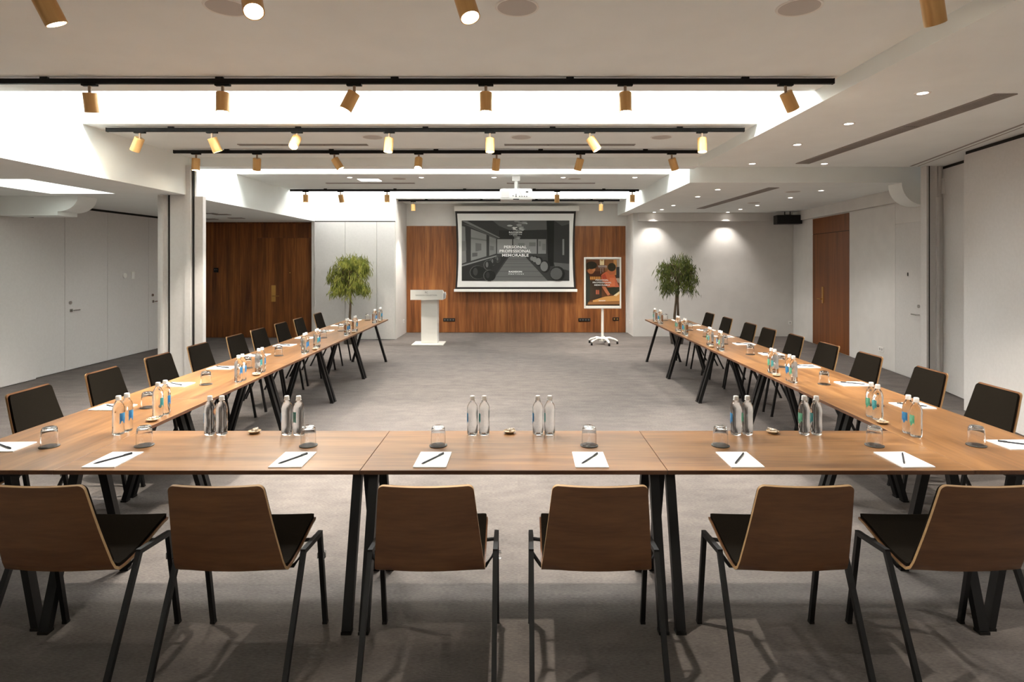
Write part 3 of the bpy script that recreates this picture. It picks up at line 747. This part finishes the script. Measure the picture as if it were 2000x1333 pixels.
for (y, z, n, lab) in [(11.28, 1.55, 'round', 'white round thermostat on the left wall between the doors'), (11.52, 1.55, 'sq', 'white square switch beside the round thermostat')]:
    r = thing('wall_switch', lab, 'switch', (-7.49, y, z))
    if n == 'round': MB().prism(ell(0, 0, .05, .05, 20), 0, .02, 'x').build('cover', M['white'], r, 40)
    else:
        MB().box(0, .012, -.045, .045, -.07, .07, 0, .003).build('switch_plate', M['white'], r)
        MB().box(.012, .018, -.028, .028, -.045, .045, 0, .003).build('rocker', M['whitep'], r)
# wall speaker
r = thing('wall_speaker', 'black box loudspeaker hung high in the rear right corner', 'speaker', (6.33, 13.9, ZRR), -.12)
s_ = MB().box(-.28, .28, -.16, .12, -.30, -.09, 0, .01).build('cabinet', M['dark'], r); 
MB().box(-.265, .265, -.168, -.16, -.285, -.105, 0, .003).build('grille', mat('speaker_cloth', (20, 18, 18), .9), r)
MB().box(-.07, .07, -.05, .05, -.09, -.075).build('bracket', M['dark'], r)
MB().tube([(-.06, 0, -.08), (-.06, 0, 0)], .012, 8).build('hanger', M['dark'], r); MB().tube([(.06, 0, -.08), (.06, 0, 0)], .012, 8).build('hanger', M['dark'], r)

# ------------------------------------------------------------------ potted trees
def potted_tree(label, x, y, m, trunks, cz, rx, rz, nleaf, seed, lop):
    rd = random.Random(seed)
    r = thing('potted_tree', label, 'plant', (x, y, 0), 0, 'weeping potted trees')
    MB().lathe([(0, 0), (.13, 0), (.17, .30), (.18, .33), (.16, .33), (.15, .29), (0, .29)], 24).build('pot', M['pot'], r, 40)
    MB().lathe([(0, .296), (.15, .292), (0, .2921)], 20).build('soil', M['soil'], r)
    for q, t in enumerate(trunks):
        MB().tube(t, [.034 - .018 * i / (len(t) - 1) for i in range(len(t))], 9).build('trunk', M['bark'], r, 50)
    br = MB(); lf = MB()
    tips = []
    for k in range(46):
        a = rd.uniform(0, 2 * PI); el = rd.uniform(-.35, 1.0)
        base = Vector((rd.uniform(-.03, .03), rd.uniform(-.03, .03), cz + rz * rd.uniform(-.6, .5)))
        rr = rx * rd.uniform(.5, .98) * math.sqrt(max(.1, 1 - max(0, el) ** 2 * .55))
        tip = Vector((rr * math.cos(a) + lop[0], rr * math.sin(a) * .9, cz + rz * el * .92 + lop[1] * math.cos(a)))
        mid = (base + tip) / 2 + Vector((0, 0, .06))
        end = tip + Vector((math.cos(a) * .04, math.sin(a) * .04, -rd.uniform(.05, .2)))
        br.tube([base, mid, tip, end], [.008, .006, .004, .002], 5)
        tips.append((base, mid, tip, end))
    br.build('branch', M['bark'], r, 50)
    for k in range(nleaf):
        base, mid, tip, end = rd.choice(tips)
        t = rd.random() ** .6
        p = mid.lerp(tip, t * 1.6) if t < .62 else tip.lerp(end, (t - .62) / .38)
        p = p + Vector((rd.gauss(0, .05), rd.gauss(0, .05), rd.gauss(-.02, .05)))
        ln = rd.uniform(.08, .17); a = rd.uniform(0, 2 * PI); out = rd.uniform(.1, .75)
        dr = Vector((math.cos(a) * out, math.sin(a) * out, -1)).normalized()
        sd = dr.cross(Vector((math.cos(a + 1.3), math.sin(a + 1.3), .2))).normalized() * rd.uniform(.006, .011)
        q = p + dr * ln
        m_ = p + dr * ln * .45 + Vector((0, 0, .006))
        lf.poly([p, m_ + sd, q, m_ - sd])
    me = bpy.data.meshes.new('foliage'); lf.bm.to_mesh(me); lf.bm.free()
    f = link('foliage', me, m, r); f['kind'] = 'stuff'
    return r
potted_tree('bushy bright green weeping tree before the white wall panels', pxx(684, 13.1), 13.1, M['leaf'],
            [[(0, 0, .29), (-.01, .01, .6), (.01, 0, .95), (.0, 0, 1.5)]], 1.43, .42, .60, 5200, 3, (0.0, 0.0))
potted_tree('darker sparse weeping tree with two thin stems behind right tables', pxx(1322, 13.1), 13.1, M['leafd'],
            [[(-.04, 0, .29), (-.05, .01, .6), (-.02, 0, .95), (-.01, 0, 1.5)], [(.03, 0, .29), (.03, .01, .6), (.02, 0, .95), (.04, 0, 1.45)]], 1.45, .44, .54, 2700, 11, (0.0, 0.02))

# ------------------------------------------------------------------ tables
def make_table(loc, rz, label, near_lean, far_lean, shift, name_group, depth, outer=0):
    """local: length along +x from -L/2 to L/2, seats on the -y side, origin on the floor under the centre"""
    r = thing('meeting_table', label, 'table', loc, rz, name_group)
    hl = L / 2; hd = depth / 2
    t = MB().box(-hl + .0012, hl - .0012, -hd, hd, H - T, H, 1, .002)
    for f in t.bm.faces:
        if abs(f.normal.z) > .9: f.material_index = 0
    t.build('tabletop', [M['table'], M['edge']], r)
    MB().box(-hl + .06, hl - .06, shift - .03, shift + .03, H - T - .05, H - T).build('beam', M['legm'], r)
    for sx, lean in ((-1, near_lean), (1, far_lean)):
        x = sx * (hl - (.03 if sx == outer else .042))
        MB().box(x - .03, x + .03, shift - .16, shift + .16, H - T - .012, H - T).build('mounting_plate', M['legm'], r)
        for sy in (-1, 1):
            a = Vector((x, shift + sy * .085, H - T - .006)); b2 = Vector((x + lean, shift + sy * .30, 0.012))
            o = MB().tube([a, b2], .03, sq=(.047, .036)).build('leg', M['legm'], r)
            MB().box(b2.x - .025, b2.x + .025, b2.y - .022, b2.y + .022, 0, .014).build('foot_glide', M['dark'], o)
    return r
ORD5 = ['nearest', 'second nearest', 'middle', 'second farthest', 'farthest']
XLI, XRI = -2.353, 2.314
for i, nm in enumerate(['left one of three', 'middle one of three', 'right one of three']):
    make_table((XLI + L * (i + .5), Y1 + D / 2, 0), 0, 'walnut-topped table on black splayed legs, %s across the front' % nm, 0, 0, -.13, 'walnut meeting tables', D, i - 1)
DW = .735
for i in range(5):
    yc = Y1 + L * (i + .5)
    # left row: seats on -x side -> local -y maps to -x : rotate by -90deg
    make_table((XLI - DW / 2, yc, 0), -PI / 2, 'walnut-topped table on black splayed legs, %s of the left row' % ORD5[i], 0, 0 if i else .09, .035, 'walnut meeting tables', DW)
    make_table((XRI + DW / 2, yc, 0), PI / 2, 'walnut-topped table on black splayed legs, %s of the right row' % ORD5[i], 0 if i else -.09, 0, .04, 'walnut meeting tables', DW)

# ------------------------------------------------------------------ chairs
PROF = [(-.205, .895), (-.192, .85), (-.165, .75), (-.135, .65), (-.105, .56), (-.09, .515), (-.075, .485), (-.05, .468), (-.02, .463),
        (.03, .467), (.10, .478), (.18, .497), (.25, .516), (.30, .528), (.325, .530), (.345, .522)]
def prof_len():
    d = [0]
    for a, b2 in zip(PROF, PROF[1:]): d.append(d[-1] + math.hypot(b2[0] - a[0], b2[1] - a[1]))
    return d
PL = prof_len()
def prof_at(s):
    s = max(0, min(PL[-1], s))
    for i in range(len(PL) - 1):
        if s <= PL[i + 1] or i == len(PL) - 2:
            t = (s - PL[i]) / (PL[i + 1] - PL[i]); a, b2 = PROF[i], PROF[i + 1]
            dy, dz = b2[0] - a[0], b2[1] - a[1]; l = math.hypot(dy, dz)
            return a[0] + dy * t, a[1] + dz * t, dy / l, dz / l
def half_w(s):
    t = s / PL[-1]
    return .197 + (.240 - .197) * min(1, t / .5) if t < .5 else .240 - .004 * (t - .5)
def sheet(s0, s1, inset, off0, off1, rc, ns=30, nx=8, mi_edge=0, bow=.012):
    """curved sheet between two offsets of the seat profile; +normal is the sitter's side"""
    m = MB(); grids = []
    for off in (off0, off1):
        g_ = []
        for i in range(ns + 1):
            nc = 5; u_ = [1 - math.cos(PI / 2 * q / nc) for q in range(nc)]
            s = s0 + rc * u_[i] if i < nc else (s1 - rc * u_[ns - i] if i > ns - nc else s0 + rc + (s1 - s0 - 2 * rc) * (i - nc) / (ns - 2 * nc))
            y, z, ty, tz = prof_at(s)
            a = prof_at(s - .015); b2 = prof_at(s + .015); ty, tz = b2[0] - a[0], b2[1] - a[1]; l = math.hypot(ty, tz) or 1; ty /= l; tz /= l
            ny, nz = -tz, ty          # sitter side: profile runs down then forward
            hw = half_w(s) - inset
            e = min(s - s0, s1 - s)
            if e < rc: hw -= rc - math.sqrt(max(0, rc * rc - (rc - e) ** 2))
            row = []
            for k in range(nx + 1):
                u = -1 + 2 * k / nx
                bw = bow * (u * u - .4) * (1 if s < PL[7] else .35)
                row.append(m.bm.verts.new((u * hw, y + ny * (off + bw), z + nz * (off + bw))))
            g_.append(row)
        grids.append(g_)
    A, B = grids
    for gi, g_ in enumerate(grids):
        for i in range(ns):
            for k in range(nx):
                f = m.bm.faces.new((g_[i][k], g_[i][k + 1], g_[i + 1][k + 1], g_[i + 1][k]))
    for i in range(ns):
        for k in (0, nx):
            f = m.bm.faces.new((A[i][k], A[i + 1][k], B[i + 1][k], B[i][k])); f.material_index = mi_edge
    for i in (0, ns):
        for k in range(nx):
            f = m.bm.faces.new((A[i][k], A[i][k + 1], B[i][k + 1], B[i][k])); f.material_index = mi_edge
    return m
def make_chair():
    r = thing('stacking_chair', 'x', 'chair')
    sheet(0, PL[-1], 0, -.006, .006, .022, mi_edge=1).build('shell', [M['shell'], M['ply']], r, 35)
    sheet(.012, PL[6] - .01, .007, .0055, .022, .025, 18).build('back_pad', M['fabric'], r, 50)
    sheet(PL[7] - .005, PL[-1] - .008, .007, .0055, .022, .025, 18).build('seat_pad', M['fabric'], r, 50)
    for s in (-1, 1):
        x = s * .283
        f0, f1, r1, r0 = (x, .335, .008), (x, .25, .492), (x, .03, .512), (x, -.215, .008)
        q = lambda a, b2, t: tuple(a[i] + (b2[i] - a[i]) * t for i in range(3))
        o = MB().tube([f0, f1], .01, sq=(.022, .022)).build('leg', M['legm'], r)
        MB().box(x - .012, x + .012, .322, .348, 0, .012).build('foot_glide', M['dark'], o)
        if s == 1:
            p = q(f0, f1, .76); MB().box(x - .016, x + .022, p[1] - .016, p[1] + .016, p[2] - .016, p[2] + .016, 0, .004).build('link_clip', M['clip'], o)
        o = MB().tube([r1, r0], .01, sq=(.022, .022)).build('leg', M['legm'], r)
        MB().box(x - .012, x + .012, -.228, -.202, 0, .012).build('foot_glide', M['dark'], o)
        MB().tube([q(f1, r1, -.05), q(f1, r1, 1.05)], .01, sq=(.022, .022)).build('side_rail', M['legm'], r)
    MB().tube([(-.283, .20, .488), (-.2, .2, .478), (.2, .2, .478), (.283, .20, .488)], .009, 8).build('crossbar', M['legm'], r, 40)
    MB().tube([(-.283, .035, .505), (-.24, .02, .45), (.24, .02, .45), (.283, .035, .505)], .009, 8).build('crossbar', M['legm'], r, 40)
    return r
CH = make_chair(); ch_used = [0]
def chair(x, y, rz, label, group):
    if not ch_used[0]:
        ch_used[0] = 1; CH.location = (x, y, 0); CH.rotation_euler = (0, 0, rz); CH['label'] = label; CH['group'] = group; return CH
    return dup(CH, (x, y, 0), rz, label, group)
for i, (x, a) in enumerate([(-2.0, 0), (-1.255, .0), (-.384, .01), (.345, -.01), (1.2, 0), (1.957, 0)]):
    chair(x, 2.66, a, 'walnut-backed stacking chair, %s from left at the front tables' % ORD[i], 'chairs along the front tables')
LS = [3.36, 4.28, 5.06, 5.87, 6.63, 7.42, 8.16, 8.97, 9.70, 10.55]
RS = [3.40, 4.33, 5.08, 5.93, 6.71, 7.53, 8.26, 9.05, 9.75, 10.55]
LCH = [3.48, 4.33, 5.08, 5.88, 6.64, 7.46, 8.13, 8.94, 9.66, 10.6]
RCH = [3.50, 4.38, 5.10, 5.94, 6.68, 7.46, 8.18, 8.845, 9.75, 10.6]
rj = random.Random(5)
for i in range(10):
    chair(-3.385 + rj.uniform(-.015, .015), LCH[i], -PI / 2 + rj.uniform(-.03, .03), 'black-padded plywood chair, %s from the front along the left row' % ORD[i], 'chairs along the left row')
    chair(3.33 - .015 * (i - 4) + rj.uniform(-.01, .01), RCH[i], PI / 2 + rj.uniform(-.03, .03), 'black-padded plywood chair, %s from the front along the right row' % ORD[i], 'chairs along the right row')

# ------------------------------------------------------------------ things on the tables
def make_bottle(lm):
    r = thing('water_bottle', 'x', 'bottle')
    MB().lathe([(0, .003), (.022, .0), (.029, .002), (.0325, .010), (.0330, .06), (.0318, .10), (.0330, .14), (.0325, .160), (.029, .178), (.021, .193), (.0145, .202), (.0135, .209), (0, .209)], 24).build('body', M['water'], r, 60)
    MB().lathe([(.0136, .2085), (.017, .209), (.017, .212), (.0136, .2125)], 18).build('neck_ring', M['cap'], r, 40)
    MB().lathe([(0, .2095), (.0150, .2095), (.0155, .216), (.0150, .232), (.013, .235), (0, .235)], 18).build('cap', M['cap'], r, 40)
    m = MB(); a0, a1, n = -.72, .72, 10
    rows = []
    for z in (.075, .132):
        rows.append([m.bm.verts.new((.0336 * math.sin(a0 + (a1 - a0) * i / n), .0336 * math.cos(a0 + (a1 - a0) * i / n), z + (.010 * math.sin(i * 1.1) if z < .1 else 0))) for i in range(n + 1)])
    for i in range(n): m.bm.faces.new((rows[0][i], rows[0][i + 1], rows[1][i + 1], rows[1][i]))
    m.build('label', lm, r, 60)
    return r
BOT = {k: make_bottle(M[k]) for k in ('lab_blue', 'lab_teal', 'lab_green')}
bused = set()
def bottle(kind, x, y, rz, label, group):
    p = BOT[kind]
    if kind not in bused:
        bused.add(kind); p.location = (x, y, H); p.rotation_euler = (0, 0, rz); p['label'] = label; p['group'] = group; return p
    return dup(p, (x, y, H), rz, label, group)
def make_glass():
    o = MB().lathe([(0, .108), (.024, .110), (.033, .106), (.0385, .094), (.0415, .06), (.0420, 0), (.0400, .0), (.0395, .06), (.0365, .090), (.031, .097), (0, .098)], 28).build('glass_tumbler', M['glass'], None, 60)
    return o
GL = make_glass()
CO = MB().lathe([(0, 0), (.050, 0), (.051, .002), (.051, .004), (.049, .005), (0, .005)], 32).build('coaster', M['coaster'], None, 40)
PD = MB().box(-.085, .085, -.12, .12, 0, .006, 0).build('notepad', M['paper'])
def make_pen():
    r = thing('pen', 'x', 'pen')
    def rot(mb):
        mb.bm.transform(Matrix.Translation((0, 0, .0045)) @ Matrix.Rotation(PI / 2, 4, 'X')); return mb
    rot(MB().lathe([(0, -.095), (.0045, -.093), (.0045, .075), (.004, .082), (.0012, .098), (0, .098)], 10)).build('barrel', M['pen'], r, 40)
    MB().box(-.0015, .0015, .05, .094, .009, .011).build('clip', M['dark'], r)
    return r
PN = make_pen()
DI = thing('candy_dish', 'x', 'dish')
MB().lathe([(0, .0), (.022, .0), (.026, .003), (.036, .012), (.037, .014), (.035, .0135), (.024, .006), (0, .005)], 24).build('bowl', M['dish'], DI, 50)
MB().lathe([(.0362, .0125), (.0385, .0145), (.0362, .0165)], 24).build('rim', M['dish'], DI, 50)
def candies(seed):
    rd = random.Random(seed); m = MB()
    for k in range(7):
        a = rd.uniform(0, 6.28); rr = rd.uniform(0, .02); x, y = rr * math.cos(a), rr * math.sin(a); z = .014 + .006 * rd.random()
        t = rd.uniform(0, 3.14); d_ = Vector((math.cos(t), math.sin(t), rd.uniform(-.2, .3))).normalized()
        c_ = Vector((x, y, z))
        m.tube([c_ - d_ * .016, c_ - d_ * .009, c_ - d_ * .006, c_ + d_ * .006, c_ + d_ * .009, c_ + d_ * .016], [.006, .002, .006, .006, .002, .006], 6)
    return m.build('wrapped_candies', M['candy'], None, 40)
CA = candies(4)
cnt = {'g': 0, 'c': 0, 'p': 0, 'n': 0, 'd': 0, 'k': 0}
def one(key, src, loc, rz, label, cat, group):
    if cnt[key] == 0: o = src; o.location = loc; o.rotation_euler = (0, 0, rz)
    else: o = dup(src, loc, rz)
    cnt[key] += 1
    return tag(o, label, cat, group)
jt = random.Random(21)
def place_setting(fn, rz, where, k, pen_dir=True):
    """fn maps (along, depth) to world xy; rz the table's turn"""
    j = lambda s: jt.uniform(-s, s)
    x, y = fn(j(.012), .155); one('p', PD, (x, y, H), rz + j(.03), 'white notepad, %s' % where, 'notepad', 'notepads on the tables')
    one('n', PN, (x, y, H + .006), rz - .52 + j(.06), 'dark pen lying on the notepad %s' % where, 'pen', 'pens on the notepads')
    x, y = fn(j(.02), .402); one('c', CO, (x, y, H), rz, 'dark round coaster, %s' % where, 'coaster', 'coasters under the tumblers')
    one('g', GL, (x, y, H + .005), rz + j(1), 'upturned clear tumbler, %s' % where, 'glass', 'upturned tumblers on coasters')
def bottle_group(fn, rz, kinds, names, cpos, tname, spread, dish_label):
    k = 0
    for s in (-1, 1):
        for q in (-1, 1):
            x, y = fn(s * spread + q * .036, .628 + jt.uniform(-.004, .004))
            bottle(kinds[k % len(kinds)], x, y, rz + jt.uniform(-.25, .25), 'sealed clear water bottle, %s of four %s' % (names[k], tname), 'water bottles on the tables')
            k += 1
    x, y = fn(cpos, .652)
    one('d', DI, (x, y, H), rz, 'small cream candy dish %s' % dish_label, 'dish', 'candy dishes on the tables')
    o = one('k', CA, (x, y, H + .003), jt.uniform(0, 6), 'wrapped white candies heaped in the dish %s' % dish_label, 'candies', 'candies in the dishes'); o['kind'] = 'stuff'
FN = ['first from left', 'second from left', 'third from left', 'fourth from left']
RN = ['nearest', 'second nearest', 'third nearest', 'farthest']
FX = [-2.14, -1.20, -.438, .39, 1.17, 2.06]
for i, x0 in enumerate(FX):
    place_setting(lambda a, d_, x0=x0: (x0 + a, Y1 + d_), 0, '%s from left across the front tables' % ORD[i], i)
for i, (xc, sp) in enumerate([(-1.61, .235), (-.04, .20), (1.58, .21)]):
    bottle_group(lambda a, d_, xc=xc: (xc + a, Y1 + d_), 1.5, [['lab_blue', 'lab_teal'], ['lab_blue', 'lab_teal'], ['lab_blue', 'lab_green', 'lab_green', 'lab_teal']][i], FN, -.01, 'on the %s front table' % ['left', 'middle', 'right'][i], sp, 'on the %s front table' % ['left', 'middle', 'right'][i])
XLO, XRO = XLI - DW, XRI + DW
for i in range(10):
    place_setting(lambda a, d_, y0=LS[i]: (XLO + d_ + .015, y0 - a), -PI / 2, '%s from the front along the left row' % ORD[i], i)
    place_setting(lambda a, d_, y0=RS[i]: (XRO - d_ - .015, y0 + a), PI / 2, '%s from the front along the right row' % ORD[i], i)
for i in range(5):
    yc = [3.86, 5.42, 7.0, 8.68, 10.30][i]; ycr = [3.80, 5.38, 7.2, 8.68, 10.15][i]
    bottle_group(lambda a, d_, yc=yc: (XLO + d_ + .02, yc + a), -PI / 2, ['lab_blue', 'lab_blue', 'lab_teal'], RN, .06, 'on the %s left-row table' % ORD5[i], .2, 'on the %s left-row table' % ORD5[i])
    bottle_group(lambda a, d_, yc=ycr: (XRO - d_ - .02, yc + a), PI / 2, ['lab_green', 'lab_blue', 'lab_teal'], RN, .06, 'on the %s right-row table' % ORD5[i], .19, 'on the %s right-row table' % ORD5[i])
